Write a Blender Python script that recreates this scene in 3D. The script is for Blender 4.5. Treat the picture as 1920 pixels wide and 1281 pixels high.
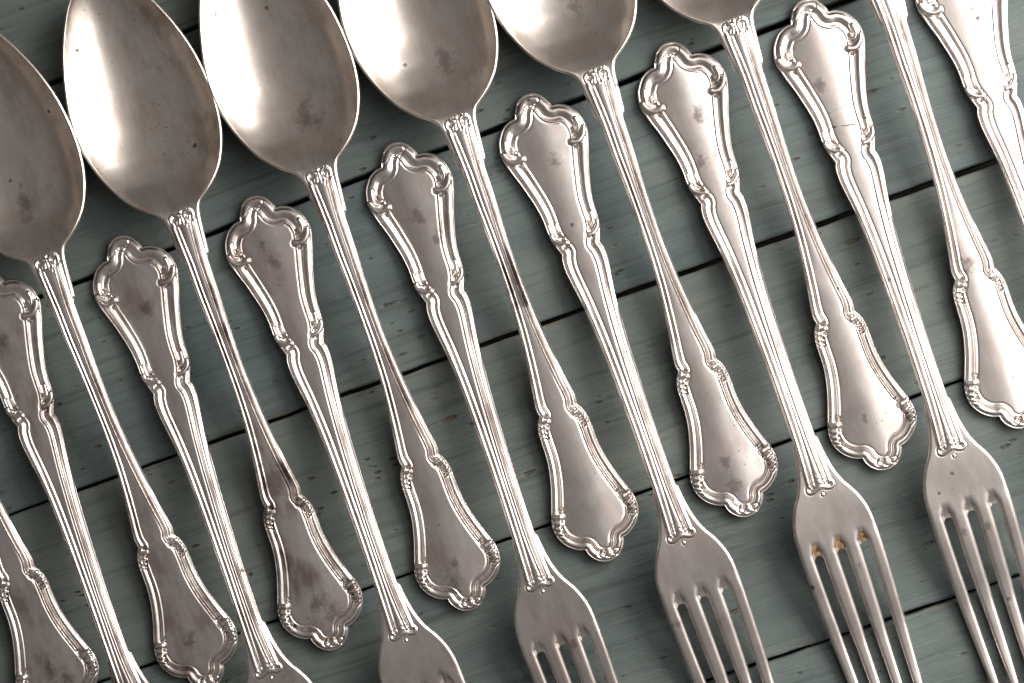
import bpy, math, random
import numpy as np
from mathutils import Matrix, Vector

# ------------------------------------------------------------------ camera, world, lights, exposure
scene = bpy.context.scene
for o in list(bpy.data.objects):
    bpy.data.objects.remove(o)
col = scene.collection

CAM_D, CAM_TILT, FRAME_W = 0.70, math.radians(5.3), 0.3014
cam_data = bpy.data.cameras.new('camera')
cam = bpy.data.objects.new('camera', cam_data)
col.objects.link(cam)
scene.camera = cam
cam.location = (CAM_D * math.sin(CAM_TILT), 0, CAM_D * math.cos(CAM_TILT))
cam.rotation_euler = (0, CAM_TILT, 0)
cam_data.sensor_width = 36
cam_data.lens = 36 * CAM_D / FRAME_W
cam_data.clip_start = 0.01
cam_data.clip_end = 20
cam_data.dof.use_dof = True
cam_data.dof.focus_distance = CAM_D - 0.006
cam_data.dof.aperture_fstop = 16.0
scene.render.resolution_x, scene.render.resolution_y = 1024, 683

world = bpy.data.worlds.new('World')
scene.world = world
world.use_nodes = True
wnt = world.node_tree
wbg = wnt.nodes['Background']
wbg.inputs[1].default_value = 0.165
# a plain room: paler overhead, dimmer towards the walls
wco = wnt.nodes.new('ShaderNodeTexCoord'); wsep = wnt.nodes.new('ShaderNodeSeparateXYZ')
wmr = wnt.nodes.new('ShaderNodeMapRange'); wmr.interpolation_type = 'SMOOTHSTEP'
wmix = wnt.nodes.new('ShaderNodeMix'); wmix.data_type = 'RGBA'
wmr.inputs['From Min'].default_value = 0.03; wmr.inputs['From Max'].default_value = 0.70
wmix.inputs[6].default_value = (.08, .08, .08, 1); wmix.inputs[7].default_value = (1.0, .955, .93, 1)
wnt.links.new(wco.outputs['Generated'], wsep.inputs[0]); wnt.links.new(wsep.outputs[2], wmr.inputs[0])
wnt.links.new(wmr.outputs[0], wmix.inputs[0]); wnt.links.new(wmix.outputs[2], wbg.inputs[0])

def area_light(name, loc, target, sx, sy, power, color):
    d = bpy.data.lights.new(name, 'AREA')
    d.shape = 'RECTANGLE'; d.size = sx; d.size_y = sy
    d.energy = power; d.color = color
    o = bpy.data.objects.new(name, d); col.objects.link(o)
    o.location = loc
    o.rotation_euler = (Vector(target) - Vector(loc)).to_track_quat('-Z', 'Y').to_euler()
    return o
# the big soft window light from the right / upper right
key = area_light('window_light', (0.50, 0.27, 0.29), (0.17, 0.06, 0), 0.58, 0.40, 3.5, (1.0, 0.965, 0.915))
key.data.spread = math.radians(86)
# added dimmer panel towards overhead, put in for reflections on the flat metal
area_light('added_overhead_light', (0.375, 0.14, 0.60), (0.06, 0.0, 0), 0.72, 0.36, 2.9, (1.0, 0.965, 0.925))

vs = scene.view_settings
vs.view_transform = 'Standard'; vs.look = 'None'; vs.gamma = 1.0
vs.use_curve_mapping = False
vs.exposure = 0.0

# ------------------------------------------------------------------ small helpers
PX = 0.157e-3                      # one local design unit in metres
FPX = 1920 * CAM_D / FRAME_W

def unproject(px, py, z=0.0):
    d = np.array([(px - 960) / FPX, -(py - 640.5) / FPX, -1.0])
    c, s = math.cos(CAM_TILT), math.sin(CAM_TILT)
    w = np.array([d[0] * c + d[2] * s, d[1], -d[0] * s + d[2] * c])
    o = np.array(cam.location)
    k = (z - o[2]) / w[2]
    return o + w * k

def smoothstep(a, b, x):
    x = np.clip((np.asarray(x, float) - a) / (b - a), 0, 1)
    return x * x * (3 - 2 * x)

def pchip(xs, ys):
    xs = np.array(xs, float); ys = np.array(ys, float)
    h = np.diff(xs); dl = np.diff(ys) / h
    m = np.zeros(len(xs)); m[0] = dl[0]; m[-1] = dl[-1]
    for i in range(1, len(xs) - 1):
        if dl[i - 1] * dl[i] > 0:
            w1 = 2 * h[i] + h[i - 1]; w2 = h[i] + 2 * h[i - 1]
            m[i] = (w1 + w2) / (w1 / dl[i - 1] + w2 / dl[i])
    def f(x):
        x = np.clip(np.asarray(x, float), xs[0], xs[-1])
        i = np.clip(np.searchsorted(xs, x) - 1, 0, len(h) - 1)
        t = (x - xs[i]) / h[i]
        return ((1 + 2 * t) * (1 - t) ** 2 * ys[i] + t * (1 - t) ** 2 * h[i] * m[i]
                + t * t * (3 - 2 * t) * ys[i + 1] + t * t * (t - 1) * h[i] * m[i + 1])
    return f

def spline(pts, step):
    """Catmull-Rom through pts, resampled at about `step` units."""
    P = np.array(pts, float)
    if len(P) == 2:
        dense = np.linspace(P[0], P[1], 50)
    else:
        E = np.vstack([2 * P[0] - P[1], P, 2 * P[-1] - P[-2]])
        out = []
        for i in range(1, len(E) - 2):
            p0, p1, p2, p3 = E[i - 1:i + 3]
            t0 = 0; t1 = t0 + max(np.linalg.norm(p1 - p0), 1e-6) ** .5
            t2 = t1 + max(np.linalg.norm(p2 - p1), 1e-6) ** .5
            t3 = t2 + max(np.linalg.norm(p3 - p2), 1e-6) ** .5
            t = np.linspace(t1, t2, 24, endpoint=False)[:, None]
            a1 = (t1 - t) / (t1 - t0) * p0 + (t - t0) / (t1 - t0) * p1
            a2 = (t2 - t) / (t2 - t1) * p1 + (t - t1) / (t2 - t1) * p2
            a3 = (t3 - t) / (t3 - t2) * p2 + (t - t2) / (t3 - t2) * p3
            b1 = (t2 - t) / (t2 - t0) * a1 + (t - t0) / (t2 - t0) * a2
            b2 = (t3 - t) / (t3 - t1) * a2 + (t - t1) / (t3 - t1) * a3
            out.append((t2 - t) / (t2 - t1) * b1 + (t - t1) / (t2 - t1) * b2)
        dense = np.vstack(out + [P[-1:]])
    L = np.r_[0, np.cumsum(np.linalg.norm(np.diff(dense, axis=0), axis=1))]
    n = max(2, int(round(L[-1] / step)) + 1)
    u = np.linspace(0, L[-1], n)
    return np.c_[np.interp(u, L, dense[:, 0]), np.interp(u, L, dense[:, 1])]

def poly_dist(S, T, line, chunk=20000):
    """distance of points to a polyline (in the half plane t >= 0) and the position along it"""
    A = line[:-1]; B = line[1:]; AB = B - A; LL = (AB ** 2).sum(1) + 1e-12
    cum = np.r_[0, np.cumsum(np.sqrt(LL))]
    shp = S.shape; S = S.ravel(); T = T.ravel()
    D = np.empty(len(S)); U = np.empty(len(S))
    for i in range(0, len(S), chunk):
        s = S[i:i + chunk, None]; t = T[i:i + chunk, None]
        k = np.clip(((s - A[:, 0]) * AB[:, 0] + (t - A[:, 1]) * AB[:, 1]) / LL, 0, 1)
        d2 = (s - A[:, 0] - k * AB[:, 0]) ** 2 + (t - A[:, 1] - k * AB[:, 1]) ** 2
        j = d2.argmin(1); r = np.arange(len(j))
        D[i:i + chunk] = np.sqrt(d2[r, j]); U[i:i + chunk] = (cum[j] + k[r, j] * np.sqrt(LL[j])) / cum[-1]
    return D.reshape(shp), U.reshape(shp)

# ------------------------------------------------------------------ materials
def new_mat(name):
    m = bpy.data.materials.new(name); m.use_nodes = True
    nt = m.node_tree
    return m, nt, nt.nodes['Principled BSDF']

class NB:
    """tiny node-building helper"""
    def __init__(self, nt): self.nt = nt
    def node(self, t, **kw):
        n = self.nt.nodes.new(t)
        for k, v in kw.items(): setattr(n, k, v)
        return n
    def link(self, a, b): self.nt.links.new(a, b)
    def put(self, sock, v):
        if hasattr(v, 'is_output') or isinstance(v, bpy.types.NodeSocket): self.link(v, sock)
        else: sock.default_value = v
    def math(self, op, a, b=0.0, c=0.0, clamp=False):
        n = self.node('ShaderNodeMath', operation=op, use_clamp=clamp)
        self.put(n.inputs[0], a); self.put(n.inputs[1], b)
        if len(n.inputs) > 2: self.put(n.inputs[2], c)
        return n.outputs[0]
    def vmath(self, op, a, b=(0, 0, 0)):
        n = self.node('ShaderNodeVectorMath', operation=op)
        self.put(n.inputs[0], a); self.put(n.inputs[1], b)
        return n.outputs['Value'] if op in ('LENGTH', 'DISTANCE', 'DOT_PRODUCT') else n.outputs[0]
    def noise(self, vec, scale, detail=3.0, rough=0.55, dist=0.0):
        n = self.node('ShaderNodeTexNoise')
        self.put(n.inputs['Vector'], vec); n.inputs['Scale'].default_value = scale
        n.inputs['Detail'].default_value = detail; n.inputs['Roughness'].default_value = rough
        n.inputs['Distortion'].default_value = dist
        return n.outputs['Fac']
    def voronoi(self, vec, scale, rnd=1.0):
        n = self.node('ShaderNodeTexVoronoi')
        self.put(n.inputs['Vector'], vec); n.inputs['Scale'].default_value = scale
        n.inputs['Randomness'].default_value = rnd
        return n.outputs['Distance'], n.outputs['Color']
    def ramp(self, v, lo, hi, a=0.0, b=1.0):
        n = self.node('ShaderNodeMapRange', interpolation_type='SMOOTHSTEP')
        self.put(n.inputs['Value'], v)
        n.inputs['From Min'].default_value = lo; n.inputs['From Max'].default_value = hi
        n.inputs['To Min'].default_value = a; n.inputs['To Max'].default_value = b
        return n.outputs['Result']
    def mix(self, f, a, b):
        n = self.node('ShaderNodeMix', data_type='RGBA')
        self.put(n.inputs[0], f); self.put(n.inputs[6], a); self.put(n.inputs[7], b)
        return n.outputs[2]
    def scale(self, vec, s):
        return self.vmath('MULTIPLY', vec, s)
    def attr(self, name):
        n = self.node('ShaderNodeAttribute', attribute_type='OBJECT', attribute_name=name)
        return n

def silver_material(name, bright, rough0, warm, pits, filmk):
    m, nt, bs = new_mat(name)
    b = NB(nt)
    co = b.node('ShaderNodeTexCoord').outputs['Object']
    seed = b.attr('seed').outputs['Fac']
    tarn = b.attr('tarnish').outputs['Fac']
    off = b.node('ShaderNodeCombineXYZ')
    b.put(off.inputs[0], b.math('MULTIPLY', seed, 3.7)); b.put(off.inputs[1], b.math('MULTIPLY', seed, 1.9)); b.put(off.inputs[2], seed)
    p = b.vmath('ADD', co, off.outputs[0])
    cloud = b.noise(p, 60, 3, .6, .3)
    cloud2 = b.noise(b.scale(p, (2.2, .7, 1)), 110, 3, .65)
    fine = b.noise(p, 900, 3, .6)
    # brushed scratches along and across the piece
    scr = b.noise(b.scale(p, (1.0, .045, 1.0)), 3600, 2, .6)
    scr2 = b.noise(b.scale(p, (.06, 1.0, 1.0)), 2600, 2, .6)
    hair = b.ramp(b.noise(b.scale(p, (1.0, .03, .5)), 1500, 1, .5), .67, .75)
    # tarnish film
    film = b.ramp(b.math('ADD', cloud, b.math('MULTIPLY', b.math('SUBTRACT', cloud2, .5), .5)), .40, .78)
    film = b.math('MULTIPLY', film, b.math('MULTIPLY', b.math('ADD', .38, b.math('MULTIPLY', tarn, .75)), filmk), clamp=True)
    base = b.mix(b.ramp(cloud2, .3, .7), bright, warm)
    colr = b.mix(film, base, b.mix(b.ramp(tarn, .6, .95), (.36, .295, .28, 1), (.22, .175, .165, 1)))
    # pits and black specks
    d, c = b.voronoi(p, pits[0])
    sep = b.node('ShaderNodeSeparateColor'); b.put(sep.inputs[0], c)
    spot = b.math('MULTIPLY', b.ramp(b.math('ADD', d, b.math('MULTIPLY', b.math('SUBTRACT', fine, .5), .22)), .20, .09), b.ramp(sep.outputs[0], pits[1], pits[1] + .02))
    d2, c2 = b.voronoi(p, pits[0] * 2.6)
    sep2 = b.node('ShaderNodeSeparateColor'); b.put(sep2.inputs[0], c2)
    spot2 = b.math('MULTIPLY', b.ramp(d2, .22, .09), b.math('MULTIPLY', b.ramp(b.math('ADD', sep2.outputs[1], b.math('MULTIPLY', b.attr('pitting').outputs['Fac'], .3)), pits[2], pits[2] + .02), b.ramp(b.noise(p, 45, 2), .48, .6)))
    spots = b.math('MAXIMUM', spot, b.math('MULTIPLY', spot2, .75))
    colr = b.mix(b.math('MULTIPLY', spots, .85), colr, (.035, .028, .025, 1))
    # cracks and scratches across one handle (only where the piece says so)
    crk = b.attr('crack').outputs['Fac']
    pc = b.node('ShaderNodeSeparateXYZ'); b.put(pc.inputs[0], co)
    wig = b.math('MULTIPLY', b.math('SUBTRACT', b.noise(co, 900, 3, .7), .5), .0009)
    for (sa, ta, sb, tb, wd, am) in ((210, -9, 216, 24, .00011, .95), (181, -23, 174, 28, .00008, .4), (196, -18, 183, 12, .00006, .4), (207, -26, 209, -15, .0003, .7)):
        x0, x1, y0, y1 = ta * PX, tb * PX, -sa * PX, -sb * PX
        yl = b.math('ADD', b.math('MULTIPLY', b.math('SUBTRACT', pc.outputs[0], x0), (y1 - y0) / (x1 - x0)), y0)
        dv = b.math('ABSOLUTE', b.math('ADD', b.math('SUBTRACT', pc.outputs[1], yl), wig))
        f = b.math('MULTIPLY', b.ramp(dv, wd * 1.6, wd * .5), b.math('MULTIPLY', b.ramp(pc.outputs[0], x0 - .0002, x0 + .0006), b.ramp(pc.outputs[0], x1 + .0002, x1 - .0006)))
        colr = b.mix(b.math('MULTIPLY', b.math('MULTIPLY', f, am), crk), colr, (.03, .024, .022, 1))
    # stains of each piece and dark camera reflections painted into the colour: (x, y, radius) in local metres
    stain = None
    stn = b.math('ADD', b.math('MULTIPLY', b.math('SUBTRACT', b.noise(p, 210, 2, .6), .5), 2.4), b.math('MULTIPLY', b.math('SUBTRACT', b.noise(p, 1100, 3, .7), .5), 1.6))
    for nm in ('stain_reflection_a', 'stain_reflection_b', 'stain_reflection_c'):
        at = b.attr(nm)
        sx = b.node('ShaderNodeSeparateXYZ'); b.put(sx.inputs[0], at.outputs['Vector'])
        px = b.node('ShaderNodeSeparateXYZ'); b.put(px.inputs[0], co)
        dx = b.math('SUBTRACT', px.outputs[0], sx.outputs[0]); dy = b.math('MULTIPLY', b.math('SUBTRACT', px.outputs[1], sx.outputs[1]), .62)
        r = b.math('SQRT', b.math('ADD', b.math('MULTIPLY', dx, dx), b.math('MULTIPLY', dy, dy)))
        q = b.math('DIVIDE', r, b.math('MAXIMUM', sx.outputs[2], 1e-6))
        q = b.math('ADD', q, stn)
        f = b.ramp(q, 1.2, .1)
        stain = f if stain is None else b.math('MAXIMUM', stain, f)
    colr = b.mix(b.math('MULTIPLY', stain, .80), colr, (.10, .078, .080, 1))  # stain holds both stains and painted camera reflections
    colr = b.mix(b.math('MULTIPLY', hair, .10), colr, (.95, .9, .86, 1))
    b.put(bs.inputs['Base Color'], colr)
    bs.inputs['Metallic'].default_value = 1.0
    rg = b.math('ADD', rough0, b.math('MULTIPLY', film, .12))
    rg = b.math('ADD', rg, b.math('MULTIPLY', b.math('SUBTRACT', cloud, .5), .12))
    rg = b.math('ADD', rg, b.math('MULTIPLY', b.math('MAXIMUM', spots, stain), .18))
    b.put(bs.inputs['Roughness'], rg)
    bm1 = b.node('ShaderNodeBump'); bm1.inputs['Strength'].default_value = .07; bm1.inputs['Distance'].default_value = .00006
    h = b.math('ADD', b.math('MULTIPLY', scr, .5), b.math('MULTIPLY', scr2, .35))
    h = b.math('ADD', h, b.math('MULTIPLY', fine, .12))
    h = b.math('SUBTRACT', h, b.math('MULTIPLY', spots, 1.5))
    b.put(bm1.inputs['Height'], h)
    bm2 = b.node('ShaderNodeBump'); bm2.inputs['Strength'].default_value = .09; bm2.inputs['Distance'].default_value = .00035
    b.put(bm2.inputs['Height'], b.noise(p, 130, 2, .5)); b.link(bm1.outputs[0], bm2.inputs['Normal'])
    b.link(bm2.outputs[0], bs.inputs['Normal'])
    return m

MAT_HANDLE = silver_material('worn_silver', (.83, .775, .745, 1), .325, (.72, .64, .605, 1), (200, .94, .86), 1.0)
MAT_BOWL = silver_material('bowl_silver', (.86, .79, .735, 1), .30, (.76, .675, .60, 1), (210, .90, .84), .6)

def rust_material():
    m, nt, bs = new_mat('rusty_residue')
    b = NB(nt)
    co = b.node('ShaderNodeTexCoord').outputs['Object']
    n = b.noise(co, 700, 4, .7)
    b.put(bs.inputs['Base Color'], b.mix(b.ramp(n, .35, .65), (.085, .035, .012, 1), (.36, .24, .13, 1)))
    bs.inputs['Roughness'].default_value = .6
    bs.inputs['Metallic'].default_value = .25
    bp = b.node('ShaderNodeBump'); bp.inputs['Distance'].default_value = .0002
    b.put(bp.inputs['Height'], n); b.link(bp.outputs[0], bs.inputs['Normal'])
    return m
MAT_RUST = rust_material()

def plank_material():
    m, nt, bs = new_mat('painted_wood')
    b = NB(nt)
    co = b.node('ShaderNodeTexCoord').outputs['Object']
    seed = b.attr('seed').outputs['Fac']; age = b.attr('age').outputs['Fac']
    off = b.node('ShaderNodeCombineXYZ')
    b.put(off.inputs[0], b.math('MULTIPLY', seed, 7.3)); b.put(off.inputs[1], b.math('MULTIPLY', seed, 3.1)); b.put(off.inputs[2], seed)
    p = b.vmath('ADD', co, off.outputs[0])
    warp = b.noise(b.scale(p, (1, 2.5, 1)), 9, 2)
    wv = b.node('ShaderNodeCombineXYZ'); b.put(wv.inputs[1], b.math('MULTIPLY', b.math('SUBTRACT', warp, .5), .007))
    pw = b.vmath('ADD', p, wv.outputs[0])
    grain = b.noise(b.scale(pw, (.05, 1, 1)), 420, 4, .65)
    broad = b.noise(b.scale(pw, (.10, 1, 1)), 75, 3, .5)
    brush = b.noise(b.scale(pw, (.035, 1, 1)), 1700, 2, .6)
    cloud = b.noise(p, 28, 4, .6)
    blot = b.noise(p, 240, 4, .7)
    paint = b.mix(b.ramp(cloud, .32, .68), (.056, .079, .082, 1), (.086, .104, .099, 1))
    paint = b.mix(b.math('MULTIPLY', age, .8), paint, (.145, .146, .12, 1))
    paint = b.mix(b.ramp(broad, .40, .72, 0, .42), paint, (.040, .053, .054, 1))
    paint = b.mix(b.ramp(grain, .48, .72, 0, .55), paint, (.031, .038, .037, 1))
    paint = b.mix(b.ramp(brush, .48, .75, 0, .26), paint, (.135, .148, .143, 1))
    paint = b.mix(b.ramp(blot, .6, .8, 0, .3), paint, (.145, .158, .15, 1))
    # small dark open pores, dashes along the grain, in patches
    pv = b.scale(pw, (.30, 1.0, 1.0))
    d, c = b.voronoi(pv, 520)
    sep = b.node('ShaderNodeSeparateColor'); b.put(sep.inputs[0], c)
    patch = b.ramp(b.noise(p, 40, 3), .46, .62)
    pore = b.math('MULTIPLY', b.ramp(d, .26, .10), b.math('MULTIPLY', b.ramp(sep.outputs[0], .62, .68), patch))
    d3, c3 = b.voronoi(b.scale(pw, (.22, 1, 1)), 210)
    sep3 = b.node('ShaderNodeSeparateColor'); b.put(sep3.inputs[0], c3)
    pore2 = b.math('MULTIPLY', b.ramp(b.math('ADD', d3, b.math('MULTIPLY', b.math('SUBTRACT', blot, .5), .3)), .16, .05), b.ramp(sep3.outputs[1], .82, .86))
    pores = b.math('MAXIMUM', pore, pore2)
    paint = b.mix(b.math('MULTIPLY', pores, .75), paint, b.mix(sep.outputs[2], (.030, .024, .018, 1), (.11, .07, .035, 1)))
    # paint worn off along the arrises (edge attribute: metres to the nearest long edge)
    edge = b.node('ShaderNodeAttribute', attribute_type='GEOMETRY', attribute_name='edge_distance').outputs['Fac']
    wear = b.math('MULTIPLY', b.ramp(edge, .0016, .0003), b.ramp(b.noise(b.scale(p, (.35, 1, 1)), 160, 4, .7), .56, .66))
    paint = b.mix(b.math('MULTIPLY', wear, .55), paint, b.mix(b.noise(p, 300), (.085, .055, .038, 1), (.17, .125, .085, 1)))
    for (u0, v0, r0, ax) in BOARD_MARKS:
        dv = b.vmath('SUBTRACT', co, (u0, v0, 0)); dv = b.vmath('MULTIPLY', dv, (ax, 1, 0))
        q = b.math('ADD', b.math('DIVIDE', b.vmath('LENGTH', dv), r0), b.math('MULTIPLY', b.math('SUBTRACT', blot, .5), 1.6))
        paint = b.mix(b.ramp(q, 1.1, .35, 0, .9), paint, (.016, .013, .011, 1))
    b.put(bs.inputs['Base Color'], paint)
    b.put(bs.inputs['Roughness'], b.ramp(cloud, .3, .7, .52, .68))
    bs.inputs['Specular IOR Level'].default_value = .35
    h = b.math('ADD', b.math('MULTIPLY', grain, -.7), b.math('MULTIPLY', brush, .35))
    h = b.math('ADD', h, b.math('MULTIPLY', broad, -.8))
    h = b.math('ADD', h, b.math('MULTIPLY', blot, .30))
    h = b.math('SUBTRACT', h, b.math('MULTIPLY', pores, 1.3))
    h = b.math('SUBTRACT', h, b.math('MULTIPLY', wear, .5))
    bp = b.node('ShaderNodeBump'); bp.inputs['Strength'].default_value = .75; bp.inputs['Distance'].default_value = .0006
    b.put(bp.inputs['Height'], h); b.link(bp.outputs[0], bs.inputs['Normal'])
    return m

def backing_material():
    m, nt, bs = new_mat('raw_dark_wood')
    b = NB(nt)
    co = b.node('ShaderNodeTexCoord').outputs['Object']
    b.put(bs.inputs['Base Color'], b.mix(b.noise(co, 90, 3), (.018, .014, .012, 1), (.05, .038, .03, 1)))
    bs.inputs['Roughness'].default_value = .85
    return m
MAT_BACK = backing_material()

# ------------------------------------------------------------------ the painted table: backing + planks
def add_obj(name, mesh, parent=None):
    o = bpy.data.objects.new(name, mesh); col.objects.link(o)
    if parent is not None: o.parent = parent
    return o

rng = np.random.default_rng(4)
# joints between the boards as pairs of points on the joint's centre line, with the joint's width (mm) at left / right
joints_px = [((77, 163), (369, 49), 1.3, 1.7), ((390, 440), (1440, 55), 1.3, 2.0), ((20, 965), (1870, 300), .75, 1.75),
             ((500, 1170), (1790, 718), .7, 1.05), ((1440, 1239), (1920, 1077), .8, .9)]
J = []
for a, c, gl, gr in joints_px:
    A = unproject(*a); C = unproject(*c)
    J.append((A[:2], C[:2], gl, gr))
ang0 = np.mean([math.atan2(c[1] - a[1], c[0] - a[0]) for a, c, _, _ in J[1:4]])
ux = np.array([math.cos(ang0), math.sin(ang0)]); uy = np.array([-ux[1], ux[0]])
BOARD_MARKS = []
for mx, my, mr, ax in ((470, 1077, 5.5, 1), (459, 1081, 3, .6), (1656, 670, 5, .7), (1163, 507, 3.2, .45), (1157, 514, 2.6, .5), (755, 664, 3, .25), (195, 640, 2.5, .3), (1735, 1030, 2.5, 1)):
    w_ = unproject(mx, my)[:2]
    BOARD_MARKS.append((float(w_ @ ux), float(w_ @ uy), mr * PX, ax))
MAT_PLANK = plank_material()
lines = []                         # each joint: v = v0 + slope*u in the board frame, gap widths
for a, c, gl, gr in J:
    ua, va, uc, vc = a @ ux, a @ uy, c @ ux, c @ uy
    sl = float(np.clip((vc - va) / (uc - ua), -.012, .012))
    lines.append((.5 * (va + vc) - sl * .5 * (ua + uc), sl, gl * 1e-3, gr * 1e-3))
lines.sort(key=lambda l: -l[0])
pitch = (lines[0][0] - lines[-1][0]) / (len(lines) - 1)
for k in range(3):
    lines.insert(0, (lines[0][0] + pitch, 0.0, .0014, .0014))
for k in range(3):
    lines.append((lines[-1][0] - pitch, 0.0, .0012, .0012))
HALF_L = 0.46

table_mesh = bpy.data.meshes.new('table')
v_hi, v_lo = lines[0][0] - .001, lines[-1][0] + .001
z0, z1 = -.034, -.0142
pts = [(-HALF_L + .01, v_lo), (HALF_L - .01, v_lo), (HALF_L - .01, v_hi), (-HALF_L + .01, v_hi)]
table_mesh.from_pydata([(x, y, z0) for x, y in pts] + [(x, y, z1) for x, y in pts], [],
                       [(3, 2, 1, 0), (4, 5, 6, 7), (0, 1, 5, 4), (1, 2, 6, 5), (2, 3, 7, 6), (3, 0, 4, 7)])
table_mesh.materials.append(MAT_BACK)
table = add_obj('table', table_mesh)
table.rotation_euler = (0, 0, ang0)
table['kind'] = 'structure'
table['label'] = 'table top of grey-green painted boards under the cutlery'

def gapw(l, u):
    return np.interp(u, [-.16, .16], [l[2], l[3]])

ages = [.2, .1, .15, .12, .1, .42, .2, .18, .35, .1, .2, .2]
for i in range(len(lines) - 1):
    top, bot = lines[i], lines[i + 1]
    nu = 280
    u = np.linspace(-HALF_L, HALF_L, nu)
    def wob(u, a):
        r = np.zeros_like(u)
        for f, am in ((9, .22), (31, .12), (88, .07), (240, .05)):
            r += am * 1e-3 * np.sin(u * f * 2 * np.pi / .4 + rng.uniform(0, 6.28)) * a
        return r + rng.normal(0, .018e-3, len(u))
    vt = top[0] + top[1] * u - gapw(top, u) / 2 + wob(u, .55)
    vb = bot[0] + bot[1] * u + gapw(bot, u) / 2 + wob(u, .55)
    ch = .55e-3
    # cross profile: (fraction frame: 0 bottom edge .. 1 top edge, inset, z)
    prof = [('b', 0, -.0138), ('b', 0, -ch * 1.3), ('b', ch * .3, -ch * .45), ('b', ch, -ch * .06), ('b', ch * 2.2, 0)]
    mid = [.2, .35, .5, .65, .8]
    prof2 = [('t', ch * 2.2, 0), ('t', ch, -ch * .06), ('t', ch * .3, -ch * .45), ('t', 0, -ch * 1.3), ('t', 0, -.0138)]
    cup = rng.uniform(-.25e-3, .1e-3); lift = -rng.uniform(.0, .35e-3)
    cols_v, cols_z = [], []
    for _, ins, z in prof: cols_v.append(vb + ins); cols_z.append(np.full(nu, z + (lift if z > -.01 else 0)))
    for f in mid:
        cols_v.append(vb + (vt - vb) * f); cols_z.append(np.full(nu, lift + cup * (1 - (2 * f - 1) ** 2)) + rng.normal(0, .006e-3, nu))
    for _, ins, z in prof2: cols_v.append(vt - ins); cols_z.append(np.full(nu, z + (lift if z > -.01 else 0)))
    V = np.stack([np.repeat(u[:, None], len(cols_v), 1), np.array(cols_v).T, np.array(cols_z).T], -1)
    nc = len(cols_v)
    idx = np.arange(nu * nc).reshape(nu, nc)
    F = np.stack([idx[:-1, :-1], idx[1:, :-1], idx[1:, 1:], idx[:-1, 1:]], -1).reshape(-1, 4)
    caps = [tuple(idx[0, ::-1])[::-1], tuple(idx[-1])[::-1]]
    under = [(int(idx[k, 0]), int(idx[k, -1]), int(idx[k + 1, -1]), int(idx[k + 1, 0])) for k in range(0, nu - 1)]
    me = bpy.data.meshes.new('plank')
    me.from_pydata(V.reshape(-1, 3).tolist(), [], F.tolist() + [tuple(int(q) for q in c) for c in caps] + under)
    me.validate()
    me.polygons.foreach_set('use_smooth', np.ones(len(me.polygons), bool))
    at = me.attributes.new('edge_distance', 'FLOAT', 'POINT')
    ed = np.minimum(np.abs(V[..., 1] - vb[:, None]), np.abs(V[..., 1] - vt[:, None])).reshape(-1)
    at.data.foreach_set('value', ed.astype(np.float32))
    me.materials.append(MAT_PLANK)
    o = add_obj('plank', me, table)
    o['seed'] = float(i * 1.37 + .21); o['age'] = float(ages[i])

# ------------------------------------------------------------------ cutlery geometry
# local design plane: s runs down the piece, t across it (units of PX), heights in millimetres
PROF_E = [-.30, -.02, 0, .03, .06, .09, .12, .17, .25, .33, .42, .50, .58, .66, .74, .80, .86, .92, .97, 1.0, 1.04, 1.10, 1.2, 3]
def edge_profile(deep, lip=1.1, slim=False):
    if slim:
        return pchip([-.3, -.02, 0, .08, .18, .30, .42, .52, .62, .70, .78, .86, .93, 1.0, 1.1, 1.25, 3], [-lip, -lip, -lip, -.62, -.22, .12, .24, .16, -.08, -.30 * deep, -.42 * deep, -.40 * deep, -.27 * deep, -.14, -.06, 0, 0])
    ys = [-lip, -lip, -lip, -.50, -.33, -.35, -.48, -.32, -.02, .14, .14, .03, -.14, -.31, -.46 * deep, -.47 * deep, -.43 * deep, -.36 * deep, -.26 * deep, -.20, -.12, -.05, 0, 0]
    return pchip(PROF_E, ys)

def stroke(top, S, T, pts, r0, r1, base, gain, sym, carve=.26):
    """raise a rounded ridge along pts; returns the new top and a mask. sym: both sides of the axis"""
    line = spline(pts, .8) if len(pts) > 1 else np.array([pts[0], (pts[0][0] + .01, pts[0][1])])
    d, u = poly_dist(S, np.abs(T) if sym else T, line)
    r = r0 + (r1 - r0) * u
    h = base + gain * PX * 1e3 * np.sqrt(np.clip(r * r - d * d, 0, None))
    m = d < r
    top = top - carve * np.exp(-((d - r) / 1.5) ** 2) * (d >= r * .55)
    return np.where(m, np.maximum(top, h), top), m

def build_grid(half, qs, K, power):
    """vertices of the top face: half outline (n,2) joined to points (qs,0) on the axis, mirrored"""
    k = np.linspace(0, 1, K + 1) ** power
    Pm = half[:, None, :] * (1 - k)[None, :, None]
    Pm[..., 0] += qs[:, None] * k[None, :]
    n = len(half)
    right = Pm                                          # k=0 outline .. K axis
    left = Pm[:, ::-1][:, 1:].copy(); left[..., 1] *= -1  # axis+1 .. outline
    G = np.concatenate([right, left], 1)                # (n, 2K+1, 2)
    return G

def grid_faces(n, m, start=0, flip=False):
    idx = start + np.arange(n * m).reshape(n, m)
    F = np.stack([idx[:-1, :-1], idx[:-1, 1:], idx[1:, 1:], idx[1:, :-1]], -1).reshape(-1, 4)
    return F[:, ::-1] if flip else F

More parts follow.
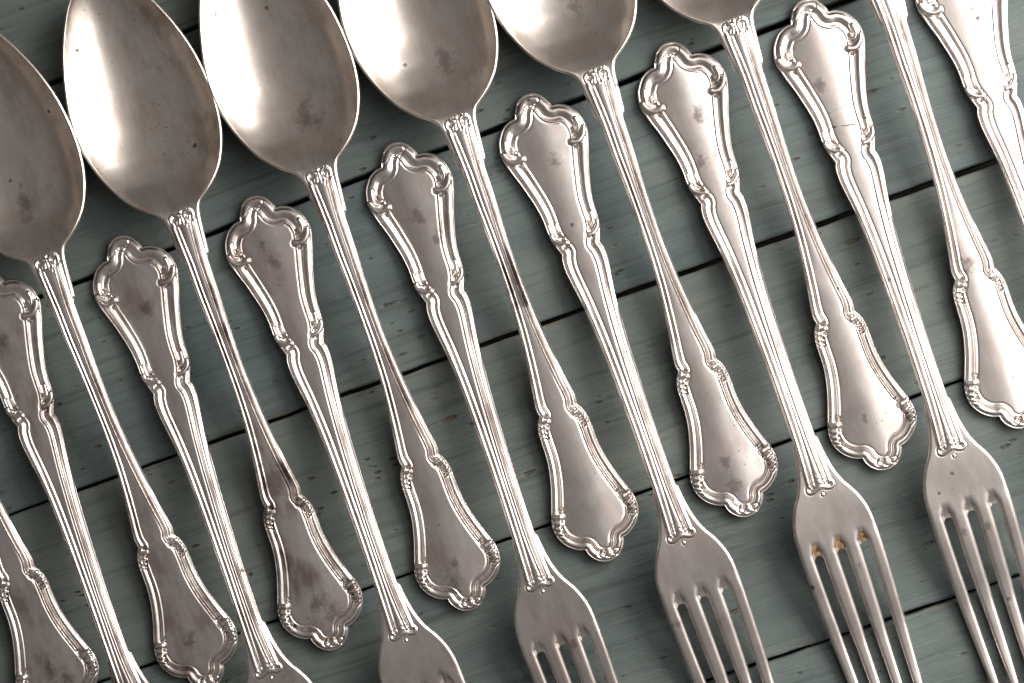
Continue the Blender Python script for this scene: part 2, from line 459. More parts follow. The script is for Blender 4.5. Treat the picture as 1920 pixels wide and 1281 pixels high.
class Piece:
    """collects quads of one piece of cutlery with a part name for each, then splits them into part meshes"""
    def __init__(self): self.V = []; self.F = []; self.P = []; self.n = 0
    def add(self, G, Z, parts_faces, flip):
        n, m = Z.shape
        V = np.stack([G[..., 1] * PX, -G[..., 0] * PX, Z * 1e-3], -1).reshape(-1, 3)
        F = grid_faces(n, m, self.n, flip)
        self.V.append(V); self.F.append(F); self.P.append(np.asarray(parts_faces, dtype=object).ravel()); self.n += len(V)
    def finish(self):
        V = np.vstack(self.V); F = np.vstack(self.F); P = np.concatenate(self.P)
        # weld coincident vertices so that normals are continuous
        key = np.round(V * 1e7).astype(np.int64)
        _, first, inv = np.unique(key, axis=0, return_index=True, return_inverse=True)
        inv = inv.ravel()
        V = V[first]; F = inv[F]
        bad = np.array([len(set(f)) for f in F.tolist()])
        tri_n = np.cross(V[F[:, 2]] - V[F[:, 0]], V[F[:, 3]] - V[F[:, 1]])
        N = np.zeros_like(V)
        for c in range(4): np.add.at(N, F[:, c], tri_n)
        N /= np.linalg.norm(N, axis=1)[:, None] + 1e-20
        out = {}
        for part in dict.fromkeys(P.tolist()):
            f = F[P == part]; bd = bad[P == part]
            used, loc = np.unique(f, return_inverse=True)
            loc = loc.reshape(-1, 4)
            faces = []
            for q, b_ in zip(loc.tolist(), bd):
                if b_ == 4: faces.append(q)
                elif b_ == 3:
                    qq = []
                    for x in q:
                        if x not in qq: qq.append(x)
                    faces.append(qq)
            if not faces: continue
            me = bpy.data.meshes.new(part.split('#')[0])
            me.from_pydata(V[used].tolist(), [], faces)
            me.polygons.foreach_set('use_smooth', np.ones(len(me.polygons), bool))
            me.update()
            me.normals_split_custom_set_from_vertices(N[used].tolist())
            out[part] = me
        return out

def face_parts(part_v):
    """part of each quad from its first vertex"""
    return part_v[:-1, :-1]

# ---------------------------------------------------------------- fork
FORK_SHOULDER = [(0, 37.5), (.5, 45.5), (4, 55.5), (10, 65), (20, 73), (31, 79.7), (44, 83.5), (56, 85), (67, 84.3), (82, 80.7), (100, 75.3), (115, 70.2),
                 (131, 65.3), (147, 61), (165, 56.3), (185, 52.3), (204, 50.3), (225, 49.8), (243, 47.2), (258, 42.5), (271, 38)]
FORK_CROWN = [(-36, 0), (-35, 8), (-31, 17.5), (-24, 25.2), (-15, 31.3), (-7, 35.3), (0, 37.5)]
FORK_SHAFT = [(271, 38), (279, 40.8), (293, 42), (309, 41.2), (330, 38.5), (350, 35.5), (372, 32.7), (400, 30), (440, 27), (500, 24.3), (570, 22.2), (630, 21), (690, 20.8), (735, 21)]
FORK_FLANGE = [(735, 21), (740, 21.6), (744, 24.3), (750, 25.3), (774, 28), (805, 34.3), (832, 44.5), (852, 56.5), (868, 64.5), (888, 71.3), (905, 74.6)]
S1, SR, STIP = 905.0, 952.0, 1318.0
fork_w = pchip([880, 890, 905, 925, 960, 1000, 1040, 1090, 1130, 1200, 1260, 1300, 1318], [68.5, 71.7, 74.6, 75.9, 76.2, 75.6, 74.3, 72.6, 70.6, 66.3, 62, 58.6, 57])

def make_fork():
    P = Piece()
    half = np.vstack([spline(FORK_CROWN, 1.25)[:-1], spline(FORK_SHOULDER, 1.25)[:-1], spline(FORK_SHAFT, 1.7)[:-1], spline(FORK_FLANGE, 1.3)])
    half[0, 1] = 0
    arc = np.r_[0, np.cumsum(np.linalg.norm(np.diff(half, axis=0), axis=1))]
    i170 = int(np.argmax(half[:, 0] > 190))
    qs = half[:, 0].copy(); qs[:i170] = 12 + (half[i170, 0] - 12) * (arc[:i170] / arc[i170])
    k1 = int(np.argmax(half[:, 0] > 720))
    for j in range(k1, len(qs)): qs[j] = half[j, 0]
    G = build_grid(half, qs, 82, 1.1)
    S, T = G[..., 0], G[..., 1]; A = np.abs(T)
    relief_line = np.vstack([half[half[:, 0] <= 735], [(760, 21.8), (790, 23.3), (825, 25.5), (880, 29)]])
    d, _ = poly_dist(S, A, relief_line)
    ws = np.interp(S, [690, 735, 760, 790, 825, 880], [20.8, 21, 21.8, 23.3, 25.5, 29])
    outside = (S > 700) & (A > ws)
    d = np.where(outside, -d, d)
    D = pchip([-40, 60, 100, 170, 220, 271, 310, 365, 450, 600, 720, 815, 900], [31, 31, 27.5, 24.5, 22.5, 23.5, 20.5, 18.3, 16.8, 15.2, 14.5, 15, 15])(S)
    e = d / D
    zm = fork_z(S)
    level = pchip([-40, 250, 400, 600, 740, 826, 860, 905], [1.15, 1.25, 1.55, 1.75, 1.75, 1.35, 1.05, 1.0])(S)
    ridge = (.30 + .04 * smoothstep(300, 420, S)) * np.exp(-((d - D) / 1.5) ** 2) - .12 * np.exp(-((d - D - 4.0) / 1.6) ** 2)
    sl = smoothstep(330, 430, S)
    prof = (edge_profile(1.25)(e) * (1 - sl) + edge_profile(1.45, slim=True)(e) * sl + ridge) * pchip([-40, 271, 500, 700, 740, 826, 900], [1, 1, 1, 1, .95, .72, .6])(S)
    tin = np.maximum(ws, 0) - D
    tin = np.where(S < 700, 0, tin)
    conv = .75 - 1.15 * (1 - np.exp(-(A / 58.0) ** 2))
    # central rib on the slim shaft
    rib = np.clip(1 - (e - 1) / 1.0, 0, 1)
    conv = np.where(S > 420, conv + .0, conv)
    tinner = np.interp(S, [300, 420, 500, 600, 740, 826], [20, 11, 7.5, 6, 6.3, 10.2])
    conv2 = np.interp(S, [330, 470, 600, 740, 826], [.05, .09, .15, .22, .28]) * np.clip(1 - (A / np.maximum(tinner, 1)) ** 2, 0, 1) * smoothstep(330, 470, S)
    H = level + prof + conv * (1 - smoothstep(300, 460, S)) + conv2
    # the plate (flange) that the shaft runs out onto
    wout = np.where(S > 735, np.interp(S, half[k1:, 0], half[k1:, 1]), ws)
    r_ = 6.5
    dd = np.clip(wout - A, 0, r_)
    plate = 1.0 - (r_ - np.sqrt(np.maximum(r_ ** 2 - (r_ - dd) ** 2, 0))) / r_ * 1.0
    plate = plate - .10 * np.clip(1 - (A / 70) ** 2, 0, 1) * smoothstep(800, 900, S)
    fade = smoothstep(827, 832, S)
    shaftH = np.where(e < 0, -9, H)
    combo = np.maximum(plate, shaftH * (1 - fade) + plate * fade)
    # roll tapers into the plate
    H = np.where(S > 735, np.where(S > 742, combo, H + (combo - H) * smoothstep(735, 742, S)), H)
    part = np.full(S.shape, 'handle', object)
    part[(e > 1.03) & (S < 272)] = 'panel'
    part[S > 840] = 'head'
    # scrolls
    lev = level
    for i, side in enumerate((1, -1)):
        sd = T * side > 0
        for j, (curl, tail, rc, rb) in enumerate((
                ([(38, 69.5), (46, 71), (55, 70.8), (61, 67.5), (63, 62.5), (61.5, 57)], [(58, 79), (67, 75.5), (75, 69.5), (79.5, 61), (79, 54), (77, 49)], (4.2, 3.2), (4.5, 7.2)),
                ([(214, 38), (223, 37.5), (232, 36), (238, 32), (241, 26)], [(232, 45), (241, 42.5), (249, 34), (252, 27), (252, 22.5)], (3.4, 2.6), (4, 6.2)))):
            H2, m1 = stroke(H, S, A, curl, rc[0], rc[1], lev - .22, 1.0, True)
            # groove between curl and bead
            H2, m2 = stroke(H2, S, A, tail, rb[0], rb[1], lev - .10, .95, True)
            H = np.where(sd, H2, H)
            part[(m1 | m2) & sd] = f'scroll#{i}{j}'
    for ps, pt, pr, pd in ((54.5, 61.5, 4.2, .9), (88, 55, 3.2, .7), (69.5, 56, 1.8, .5), (231.5, 29.5, 3.0, .8), (260, 27.5, 3.0, .7), (245, 30, 1.6, .5)):
        H = H - pd * np.exp(-((S - ps) ** 2 + (A - pt) ** 2) / pr ** 2)
    # crest on the crown: a folded leaf over the rim
    H, m = stroke(H, S, T, [(-8, -27), (-17, -18), (-21, -6), (-20, 8)], 6.5, 9.5, lev - .80, 1.0, False)
    part[m] = 'crest'
    H, m2 = stroke(H, S, T, [(-10, -9), (-7.5, -3), (-9, 4)], 2.2, 2.2, lev - .35, .9, False)
    part[m2] = 'crest'
    # neck bracket
    def orn(H, pts, r0, r1, g):
        return stroke(H, S, A, pts, r0, r1, .93, g, True, .10)
    o_m = np.zeros(S.shape, bool)
    for pts, r0, r1, g_ in (([(826, 16.5), (824.5, 20.5), (828.5, 24), (834, 24), (837.5, 19), (836, 12), (832.5, 5), (831.5, 0)], 2.2, 5.0, .8),
                        ([(823.5, 11)], 3.2, 3.2, .8), ([(822, 0)], 4.6, 4.6, .55), ([(846.5, 0)], 3.0, 3.0, .9), ([(812.5, 10.5), (809.5, 6), (808.5, 0)], 1.6, 1.6, 1.6)):
        H, m = orn(H, pts, r0, r1, g_); o_m |= m
    part[o_m] = 'neck_bracket'
    P.add(G, zm + H, face_parts(part), False)
    # underside of the handle
    Gb = build_grid(half, qs, 8, .8)
    Sb, Ab = Gb[..., 0], np.abs(Gb[..., 1])
    wb = np.repeat(half[:, 1:2], Gb.shape[1], 1)
    frac = np.abs(np.linspace(-1, 1, Gb.shape[1]))[None, :] ** .8
    tb = pchip([-40, 250, 600, 826, 905], [.9, 1.0, 1.5, 1.3, .95])(Sb)
    Zb = fork_z(Sb) + .02 - tb * (1 - frac ** 3)
    pb = np.where(Sb > 840, 'head', 'handle').astype(object)
    P.add(Gb, Zb, face_parts(pb), True)
    # head and tines: four columns
    ss = np.concatenate([np.arange(S1, SR, 1.6), [SR], SR + np.array([.25, .8, 1.8, 3.2, 5, 7, 9.2]), np.arange(SR + 11.5, 1290, 3.6), np.linspace(1290, STIP, 24)])
    KT = 26
    for side in (1, -1):
        for ci in (0, 1):                                   # inner, outer column
            slot = pchip([900, 952, 1130, 1318], [44, 44, 40.5, 36.5])(ss)
            zero = np.zeros_like(ss)
            x = np.clip(ss - SR, 0, 8)
            sh = np.sqrt(np.maximum(64 - (8 - x) ** 2, 0)) * np.where(ss > SR, 1, 0)
            g = 7.8 * np.sqrt(np.clip((ss - 926) / 20.0, 0, 1)) * (.72 + .28 * smoothstep(930, 952, ss))
            taper = pchip([900, 1130, 1200, 1260, 1296, 1310, 1318], [40, 11.3, 10.2, 7.8, 5.0, 3.2, .15])(ss)
            if ci == 0:
                lo, hi = zero + sh, slot - sh; elo, ehi = zero + np.maximum(g, sh), slot - np.maximum(g, sh)
            else:
                lo, hi = slot + sh, fork_w(ss); elo, ehi = slot + np.maximum(g, sh), fork_w(ss)
            cen = (elo + ehi) / 2; hw = (ehi - elo) / 2
            tw = ss > 1100
            hw2 = np.minimum(hw, taper)
            lo = np.where(tw, np.maximum(lo, cen - hw2), lo); hi = np.where(tw, np.minimum(hi, cen + hw2), hi)
            elo = np.where(tw, np.maximum(elo, lo), elo); ehi = np.where(tw, np.minimum(ehi, hi), ehi)
            hw = np.maximum((ehi - elo) / 2, .1); cen = (elo + ehi) / 2
            f = (1 - np.cos(np.linspace(0, np.pi, KT + 1))) / 2
            Tt = lo[:, None] + (hi - lo)[:, None] * f[None, :]
            Ss = np.repeat(ss[:, None], KT + 1, 1)
            xn = (Tt - cen[:, None]) / hw[:, None]
            b = smoothstep(905, 958, Ss)
            round_ = np.clip(1 - np.abs(xn) ** 4.2, 0, 1) ** .5
            # flat plate with rounded outer edge
            dd = np.clip(fork_w(Ss) - Tt, 0, r_)
            flat = 1.0 - (1 - np.sqrt(np.maximum(r_ ** 2 - (r_ - dd) ** 2, 0)) / r_) - .10 * np.clip(1 - (Tt / 70) ** 2, 0, 1) * (1 - b)
            tall = 1.0 + .12 * b
            topz = np.where(ci == 1, np.where(xn > 0, flat * (1 - b) + tall * round_ * b, flat * (1 - b) + tall * round_ * b), flat * (1 - b) + tall * round_ * b)
            inweb = (Tt < elo[:, None]) | (Tt > ehi[:, None]) if ci == 0 else (Tt < elo[:, None])
            if ci == 0: inw = inweb & (Ss > 926)
            else: inw = inweb & (Ss > 926)
            gd = smoothstep(922, 950, Ss)
            floor = flat * (1 - gd) + (.25) * gd
            topz = np.where(inw, np.minimum(floor, flat), np.maximum(topz, floor if True else topz))
            edge_open = (Ss > SR) & ((f[None, :] < 1e-9) | (f[None, :] > 1 - 1e-9))
            topz = np.where(edge_open, -.18, topz)
            if ci == 1: topz[:, -1] = np.where(ss > 905, 0.0, topz[:, -1])
            zz = fork_z(Ss) + topz
            Gt = np.stack([Ss, Tt * side], -1)
            tn = f'tine#{side}{ci}'
            pv = np.where(Ss >= SR - .01, tn, 'head').astype(object)
            webname = np.where(Tt < 22, 'slot_web#0', f'slot_web#{side}')
            pv = np.where(inw & (Ss < SR - .01) & (Ss > 928), webname, pv).astype(object)
            P.add(Gt, zz, face_parts(pv), side > 0 and False or (side < 0))
            # underside
            fb = f[::2] if KT % 2 == 0 else f
            Tb = lo[:, None] + (hi - lo)[:, None] * fb[None, :]
            Sb = np.repeat(ss[:, None], len(fb), 1)
            mid = 2 * fb[None, :] - 1
            rb = .95 * np.clip(1 - np.abs(mid) ** 4, 0, 1) ** .5
            # closed at slot edges only past the slot root
            if ci == 0:
                wl = np.where(Sb > SR, 1, 0)
                rb = np.where(Sb > SR, rb, .95)
            else:
                rb = np.where(Sb > SR, rb, np.where(mid > 0, rb, .95))
            zb = fork_z(Sb) - rb
            zb[:, -1] = np.where((ss > SR) | (ci == 1), zz[:, -1], zb[:, -1])
            zb[:, 0] = np.where(ss > SR, zz[:, 0], zb[:, 0])
            pb = np.where(Sb >= SR - .01, tn, 'head').astype(object)
            P.add(np.stack([Sb, Tb * side], -1), zb, face_parts(pb), not (side < 0))
    return P.finish()

fork_z = pchip([-40, 100, 300, 500, 650, 760, 830, 900, 980, 1060, 1140, 1200, 1260, 1320], [1.05, 1.5, 3.4, 6.8, 9.6, 10.9, 10.5, 9.2, 7.0, 4.4, 2.2, 1.7, 2.4, 4.6])

# ---------------------------------------------------------------- spoon  (so = s + 823: measured from the neck shell)
SO = 823.0
BOWL = [(-490, 0), (-488.5, 14), (-484, 29), (-475, 44), (-462, 57.5), (-445, 70.5), (-420, 85), (-390, 99.5), (-350, 115), (-300, 129), (-260, 135.8), (-220, 138.5), (-180, 136.5), (-140, 129),
        (-105, 117), (-70, 98.5), (-46, 78), (-32, 62), (-23, 49.5), (-17, 42.5), (-9, 38), (2, 35), (28, 32), (47, 30), (62, 28.6), (73, 27.4)]
NECK = [(73, 27.4), (77, 26.2), (80, 23.5), (86, 21.4), (100, 21), (150, 20.3), (200, 18.4), (255, 17.3), (320, 17.9), (375, 20.4), (400, 22), (430, 24.7), (470, 29), (505, 33.6), (530, 37.7), (544, 39.3), (552, 38.8), (559, 37.4)]
SP_SHOULDER = [(-264, 37.4), (-253, 44), (-237, 49), (-214, 50.5), (-190, 51), (-167, 53.5), (-143, 58.5), (-120, 65), (-96, 73), (-77, 79.5), (-62, 82.5), (-48, 82.3), (-32, 78), (-18, 69), (-8, 57.5), (-2, 46), (0, 38)]
SP_CROWN = [(0, 38), (7, 36.6), (18, 30.5), (28, 20), (33, 8), (34, 0)]
spoon_z = pchip([-1313, -1220, -1080, -920, -860, -800, -730, -600, -450, -264, -100, 40], [11.2, 10.4, 9.9, 10.8, 11.9, 12.3, 11.9, 10.0, 6.6, 3.3, 1.5, 1.05])

def make_spoon():
    P = Piece()
    b1 = spline([(s - SO, t) for s, t in BOWL], 2.6)
    b2 = spline([(s - SO, t) for s, t in NECK], 1.6)
    half = np.vstack([b1[:-1], b2[:-1], spline(SP_SHOULDER, 1.25)[:-1], spline(SP_CROWN, 1.25)])
    half[0, 1] = 0; half[-1, 1] = 0
    arc = np.r_[0, np.cumsum(np.linalg.norm(np.diff(half, axis=0), axis=1))]
    qs = half[:, 0].copy()
    ia = int(np.argmax(half[:, 0] > -1060)); ib = int(np.argmax(half[:, 0] > -150))
    qs[:ia] = -1255 + (half[ia, 0] + 1255) * arc[:ia] / arc[ia]
    tot = arc[-1]
    qs[ib:] = half[ib, 0] + (-12 - half[ib, 0]) * (arc[ib:] - arc[ib]) / (tot - arc[ib])
    # keep the rays in the neck corner from crossing
    ic0 = int(np.argmax(half[:, 0] > -920)); ic1 = int(np.argmax(half[:, 0] > -790))
    qs[ic0:ic1] = half[ic0, 0] + (half[ic1, 0] - half[ic0, 0]) * (arc[ic0:ic1] - arc[ic0]) / (arc[ic1] - arc[ic0])
    G = build_grid(half, qs, 82, 1.1)
    S, T = G[..., 0], G[..., 1]; A = np.abs(T)
    so = S + SO
    nb = np.argmax(half[:, 0] > -737)
    outl, _ = poly_dist(S, A, half)
    relief_line = np.vstack([[(-SO - 40, 31), (-SO, 27.2), (-SO + 20, 25.2), (-SO + 60, 22.6)], half[nb:]])
    d, _ = poly_dist(S, A, relief_line)
    ws = np.interp(so, [-40, 0, 20, 60, 86], [31, 27.2, 25.2, 22.6, 21.4])
    d = np.where((so < 86) & (A > ws), -d, d)
    D = pchip([-900, -803, -740, -560, -430, -300, -264, -200, -140, -50, 0, 40], [14.5, 14, 14, 12.3, 14, 16, 18.5, 19.5, 20.5, 21.5, 23.5, 27])(S)
    e = d / D
    zm = spoon_z(S)
    level = pchip([-900, -850, -800, -740, -560, -400, -264, -100, 40], [.95, 1.0, 1.4, 1.7, 1.75, 1.55, 1.25, 1.15, 1.1])(S)
    ridge = (.46 - .17 * smoothstep(450, 540, so)) * np.exp(-((d - D) / 1.5) ** 2) - .14 * np.exp(-((d - D - 3.8) / 1.6) ** 2) * smoothstep(470, 560, so)
    sl = 1 - smoothstep(430, 530, so)
    prof = (edge_profile(1.9)(e) * (1 - sl) + edge_profile(2.3, slim=True)(e) * sl + ridge) * pchip([-900, -823, -740, -500, -264, 40], [.6, .78, 1.0, 1.0, 1.0, 1.05])(S)
    conv = .75 - 1.15 * (1 - np.exp(-(A / 58.0) ** 2))
    tinner = np.interp(so, [0, 20, 86, 260, 380, 470, 520], [11, 11.3, 7.3, 4.6, 6.5, 12, 17])
    conv2 = np.interp(so, [0, 86, 260, 380, 520], [.34, .28, .15, .12, .08]) * np.clip(1 - (A / tinner) ** 2, 0, 1) * (1 - smoothstep(400, 520, so))
    H = level + prof + conv * smoothstep(400, 540, so) + conv2
    # plate around the neck and bowl rim
    r_ = 5.5
    dd = np.clip(outl, 0, r_)
    plate = .95 - .95 * (1 - np.sqrt(np.maximum(r_ ** 2 - (r_ - dd) ** 2, 0)) / r_)
    fade = 1 - smoothstep(6, 13, so)
    shaftH = np.where(e < 0, -9, H)
    combo = np.maximum(plate, shaftH * (1 - fade) + plate * fade)
    H = np.where(so < 86, np.where(so < 76, combo, combo + (H - combo) * smoothstep(76, 86, so)), H)
    # the bowl
    wf = pchip([p[0] for p in BOWL], [p[1] for p in BOWL])
    wB = np.maximum(wf(np.clip(so, -490, 73)), .5)
    dep = 9.2 * np.clip(pchip([-490, -484, -470, -440, -400, -340, -270, -200, -140, -90, -55, -30, -14, 0], [0, .10, .26, .50, .72, .91, 1.0, .985, .87, .62, .34, .13, .02, 0])(so), 0, 1)
    win = np.maximum(wB - 5.0, .6)
    x = np.clip(A / win, 0, 1)
    bowl = dep * np.clip(1 - .62 * x ** 2 - .38 * x ** 5, 0, 1)
    soft = smoothstep(3.0, 9.0, outl)
    H = H - np.where(so < 0, bowl * soft, 0)
    part = np.full(S.shape, 'handle', object)
    part[so < -12] = 'bowl'
    part[(so < -12) & (outl < 6.0) & (so < -20)] = 'rim'
    part[(e > 1.03) & (S > -264)] = 'panel'
    lev = level
    for i, side in enumerate((1, -1)):
        sd = T * side > 0
        for j, lumps in enumerate(([(-249.5, 26.5, 7.2), (-240, 35, 5.6), (-231, 38.5, 4.6), (-223, 39.8, 3.4)],
                                   [(-73.5, 62.5, 8), (-61.5, 68.5, 6.4), (-51.5, 71.3, 5.6), (-42.5, 71.3, 4.6), (-35, 69.5, 3.4)])):
            mm = np.zeros(S.shape, bool); H2 = H
            for q, (ls, lt, r) in enumerate(lumps):
                if q == 0:
                    pts = [(ls - 2, lt + 9), (ls, lt)]
                else:
                    pts = [(ls - 3.5, lt + 4.5), (ls + 1, lt - 2.5)]
                H2, m = stroke(H2, S, A, pts, r * .8, r, lev - .30, .95, True); mm |= m
            H = np.where(sd, H2, H)
            part[mm & sd] = f'scroll#{i}{j}'
    for ps, pt, pr, pd in ((-83.5, 56, 3.6, .9), (-64, 60.5, 2.4, .8), (-55, 65, 2.2, .8), (-46, 66.5, 2.2, .8), (-259, 27, 3.0, .8), (-242, 28, 2.4, .8), (-234, 32.5, 2.0, .7)):
        H = H - pd * np.exp(-((S - ps) ** 2 + (A - pt) ** 2) / pr ** 2)
    mm = np.zeros(S.shape, bool)
    for ls, lt, r in ((16.5, -11, 5.6), (18, 2.5, 7.2), (19.5, 16.5, 6.2)):
        H, m = stroke(H, S, T, [(ls, lt)], r, r, lev - .40, 1.0, False); mm |= m
    part[mm] = 'crest'
    # shell on the neck
    mm = np.zeros(S.shape, bool)
    base = .95
    for pts, r0, r1 in (([(2.5, 14), (5, 18), (2, 22), (-4, 22), (-9, 17.5), (-9.5, 11), (-6.5, 5), (-5, 0)], 1.8, 3.2), ([(-12, 0)], 3.2, 3.2),
                        ([(-3, 3), (6, 13)], 2.4, 3.0), ([(-2, 2), (10, 8)], 2.4, 3.0), ([(-2, 0), (11.5, 0)], 2.4, 3.2), ([(15.5, 11.6), (18, 6), (19, 0)], 1.5, 1.5)):
        H, m = stroke(H, S, A, [(a - SO, c) for a, c in pts], r0, r1, base, .9, True, .14); mm |= m
    part[mm] = 'neck_shell'
    # the bowl has been worn to one side
    T2 = T - 9.0 * (1 - smoothstep(-260, -40, so)) - 4 * (1 - smoothstep(-490, -260, so))
    G2 = np.stack([S, T2], -1)
    P.add(G2, zm + H, face_parts(part), False)
    # underside
    Gb = build_grid(half, qs, 14, .9)
    Sb, Tb = Gb[..., 0], Gb[..., 1]; sob = Sb + SO
    frac = np.abs(np.linspace(-1, 1, Gb.shape[1]))[None, :] ** .9
    wBb = np.maximum(wf(np.clip(sob, -490, 73)), .5)
    depb = 9.2 * np.clip(pchip([-490, -484, -470, -440, -400, -340, -270, -200, -140, -90, -55, -30, -14, 0], [0, .10, .26, .50, .72, .91, 1.0, .985, .87, .62, .34, .13, .02, 0])(sob), 0, 1)
    xb = np.clip(np.abs(Tb) / wBb, 0, 1)
    tb = pchip([-1313, -900, -823, -740, -500, -264, 40], [.35, .5, 1.1, 1.5, 1.5, 1.0, .85])(Sb)
    edge_z = 0.0
    Zb = spoon_z(Sb) - tb * (1 - frac ** 3) - np.where(sob < 0, (depb + .1) * np.clip(1 - .62 * xb ** 2 - .38 * xb ** 5, 0, 1), 0)
    # outline verts coincide with the top ones
    Zt = (zm + H)
    Zb[:, 0] = Zt[:, 0]; Zb[:, -1] = Zt[:, -1]
    Tb2 = Tb - 9.0 * (1 - smoothstep(-260, -40, sob)) - 4 * (1 - smoothstep(-490, -260, sob))
    pb = np.where(sob < -12, 'bowl', 'handle').astype(object)
    P.add(np.stack([Sb, Tb2], -1), Zb, face_parts(pb), True)
    return P.finish()

fork_parts = make_fork()
spoon_parts = make_spoon()

HANDLE_SUB = ('panel', 'scroll', 'crest')
def plain(n): return n.split('#')[0]

def build_thing(kind, parts, label, category, group, loc, rot, props, rusty=False, roll=0.0):
    e = bpy.data.objects.new(kind, None); col.objects.link(e)
    e.empty_display_size = .01
    e.location = loc; e.rotation_euler = (0, math.radians(roll), rot)
    e['label'] = label; e['category'] = category; e['group'] = group
    made = {}
    order = sorted(parts, key=lambda n: plain(n) in ('panel', 'scroll', 'crest', 'rim', 'slot_web'))
    for n in order:
        p = plain(n)
        par = e
        if p in HANDLE_SUB: par = made['handle']
        elif p == 'rim': par = made['bowl']
        elif p == 'slot_web': par = made['head']
        o = bpy.data.objects.new(p, parts[n]); col.objects.link(o)
        o.parent = par
        made[n] = o
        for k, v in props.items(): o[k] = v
        if rusty and p == 'slot_web':
            o.material_slots[0].link = 'OBJECT'; o.material_slots[0].material = MAT_RUST
            o['label'] = 'web between two tines crusted with orange-brown residue'
    return e

for n, me in list(fork_parts.items()) + list(spoon_parts.items()):
    me.materials.append(MAT_BOWL if plain(n) in ('bowl', 'rim') else MAT_HANDLE)

def place(p1, s1, z1, p2, s2, z2):
    """rigid placement so that two points on the piece's axis fall on two points seen in the photograph"""
    a = unproject(*p1, z1); c = unproject(*p2, z2)
    dv = c[:2] - a[:2]
    ang = math.atan2(dv[0], -dv[1])
    ax = np.array([math.sin(ang), -math.cos(ang)])
    mid = (a[:2] + c[:2]) / 2
    org = mid - ax * (s1 + s2) / 2 * PX
    return (float(org[0]), float(org[1]), 0.0), ang, np.linalg.norm(dv) / (abs(s2 - s1) * PX)

def st(s, t, r):        # stain and painted-reflection spots on the design plane -> local metres
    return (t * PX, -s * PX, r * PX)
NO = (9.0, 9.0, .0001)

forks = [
    # top point, its s, lower point, its s, label, tarnish, stains and painted camera reflections (the panel spots), rusty
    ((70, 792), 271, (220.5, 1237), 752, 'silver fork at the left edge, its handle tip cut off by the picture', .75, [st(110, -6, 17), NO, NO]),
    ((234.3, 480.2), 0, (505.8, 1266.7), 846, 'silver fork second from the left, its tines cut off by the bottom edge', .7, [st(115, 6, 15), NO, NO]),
    ((483.8, 405.6), 0, (757.4, 1197), 846, 'silver fork with a thumb-shaped dark reflection painted on its handle, third fork from the left', .55, [st(104, 4, 21), st(60, -10, 10), st(930, 40, 12)]),
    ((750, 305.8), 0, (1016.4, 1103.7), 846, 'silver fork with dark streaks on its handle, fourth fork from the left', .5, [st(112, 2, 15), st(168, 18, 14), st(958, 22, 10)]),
    ((1000.8, 214.6), 0, (1279.7, 1013.4), 846, 'silver fork with a round grey reflection painted on its handle, fourth fork from the right', .45, [st(104, 6, 17), st(1000, 20, 8), st(985, -60, 12)]),
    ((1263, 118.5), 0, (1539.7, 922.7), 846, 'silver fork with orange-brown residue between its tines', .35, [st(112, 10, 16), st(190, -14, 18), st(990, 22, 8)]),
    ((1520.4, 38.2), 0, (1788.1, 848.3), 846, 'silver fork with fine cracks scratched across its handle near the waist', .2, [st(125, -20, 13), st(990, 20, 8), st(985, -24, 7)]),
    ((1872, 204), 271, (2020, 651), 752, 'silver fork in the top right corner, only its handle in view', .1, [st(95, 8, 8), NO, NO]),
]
for i, (p1, s1, p2, s2, lab, tarn, stains_reflections) in enumerate(forks):
    z1 = .003; z2 = .0125
    loc, ang, sc = place(p1, s1, z1, p2, s2, z2)
    print('fork', i, round(math.degrees(ang), 2), round(sc, 4))
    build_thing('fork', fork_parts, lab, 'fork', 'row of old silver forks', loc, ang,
                dict(seed=float(i * .83 + .13), tarnish=tarn, stain_reflection_a=stains_reflections[0], stain_reflection_b=stains_reflections[1], stain_reflection_c=stains_reflections[2], crack=float(i == 6), pitting=[0, .1, .1, .3, .2, .4, .2, 0][i]), rusty=(i == 5), roll=[1.2, -1.0, .6, -1.4, .4, 1.1, -.6, .8][i])

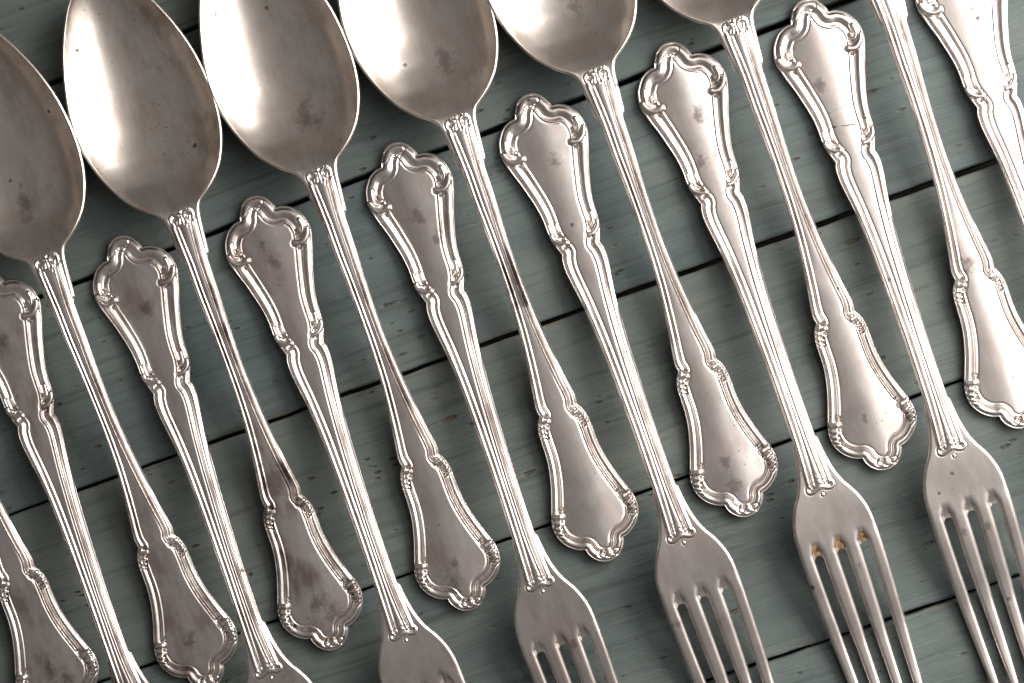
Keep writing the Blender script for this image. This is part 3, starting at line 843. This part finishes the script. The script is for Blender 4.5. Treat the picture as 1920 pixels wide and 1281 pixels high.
spoons = [  # spots include dark camera reflections painted on the handle-end panels
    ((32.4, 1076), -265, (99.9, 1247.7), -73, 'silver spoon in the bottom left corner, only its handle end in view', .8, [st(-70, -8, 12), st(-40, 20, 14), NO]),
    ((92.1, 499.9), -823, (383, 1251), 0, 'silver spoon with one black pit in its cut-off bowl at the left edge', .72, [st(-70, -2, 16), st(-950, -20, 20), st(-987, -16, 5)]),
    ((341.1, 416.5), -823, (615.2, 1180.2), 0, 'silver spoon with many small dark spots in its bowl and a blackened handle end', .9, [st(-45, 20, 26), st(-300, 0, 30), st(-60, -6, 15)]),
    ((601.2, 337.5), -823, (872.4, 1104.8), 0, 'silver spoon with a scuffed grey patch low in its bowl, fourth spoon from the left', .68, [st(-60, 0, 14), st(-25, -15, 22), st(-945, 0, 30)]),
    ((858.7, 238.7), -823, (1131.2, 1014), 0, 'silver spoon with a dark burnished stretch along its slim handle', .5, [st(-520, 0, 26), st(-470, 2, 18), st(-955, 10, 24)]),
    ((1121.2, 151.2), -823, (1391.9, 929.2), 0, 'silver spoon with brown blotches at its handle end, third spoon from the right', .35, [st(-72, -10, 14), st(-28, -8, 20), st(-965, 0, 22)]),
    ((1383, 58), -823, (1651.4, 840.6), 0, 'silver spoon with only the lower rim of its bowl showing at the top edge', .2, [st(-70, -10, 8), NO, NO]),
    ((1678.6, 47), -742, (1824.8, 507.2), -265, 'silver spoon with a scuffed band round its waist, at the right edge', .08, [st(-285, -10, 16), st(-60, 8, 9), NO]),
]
for i, (p1, s1, p2, s2, lab, tarn, stains_reflections) in enumerate(spoons):
    z1 = .0135 if s1 < -600 else .004; z2 = .002 if s2 > -100 else .0045
    loc, ang, sc = place(p1, s1, z1, p2, s2, z2)
    print('spoon', i, round(math.degrees(ang), 2), round(sc, 4))
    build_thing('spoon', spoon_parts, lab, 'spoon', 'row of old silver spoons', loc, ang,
                dict(seed=float(i * .61 + 5.3), tarnish=tarn, stain_reflection_a=stains_reflections[0], stain_reflection_b=stains_reflections[1], stain_reflection_c=stains_reflections[2], crack=0.0, pitting=[.3, .2, 1.0, .45, .75, .5, .2, .1][i]), roll=[.5, -1.3, 1.0, -.4, 1.3, .2, -1.0, .6][i])
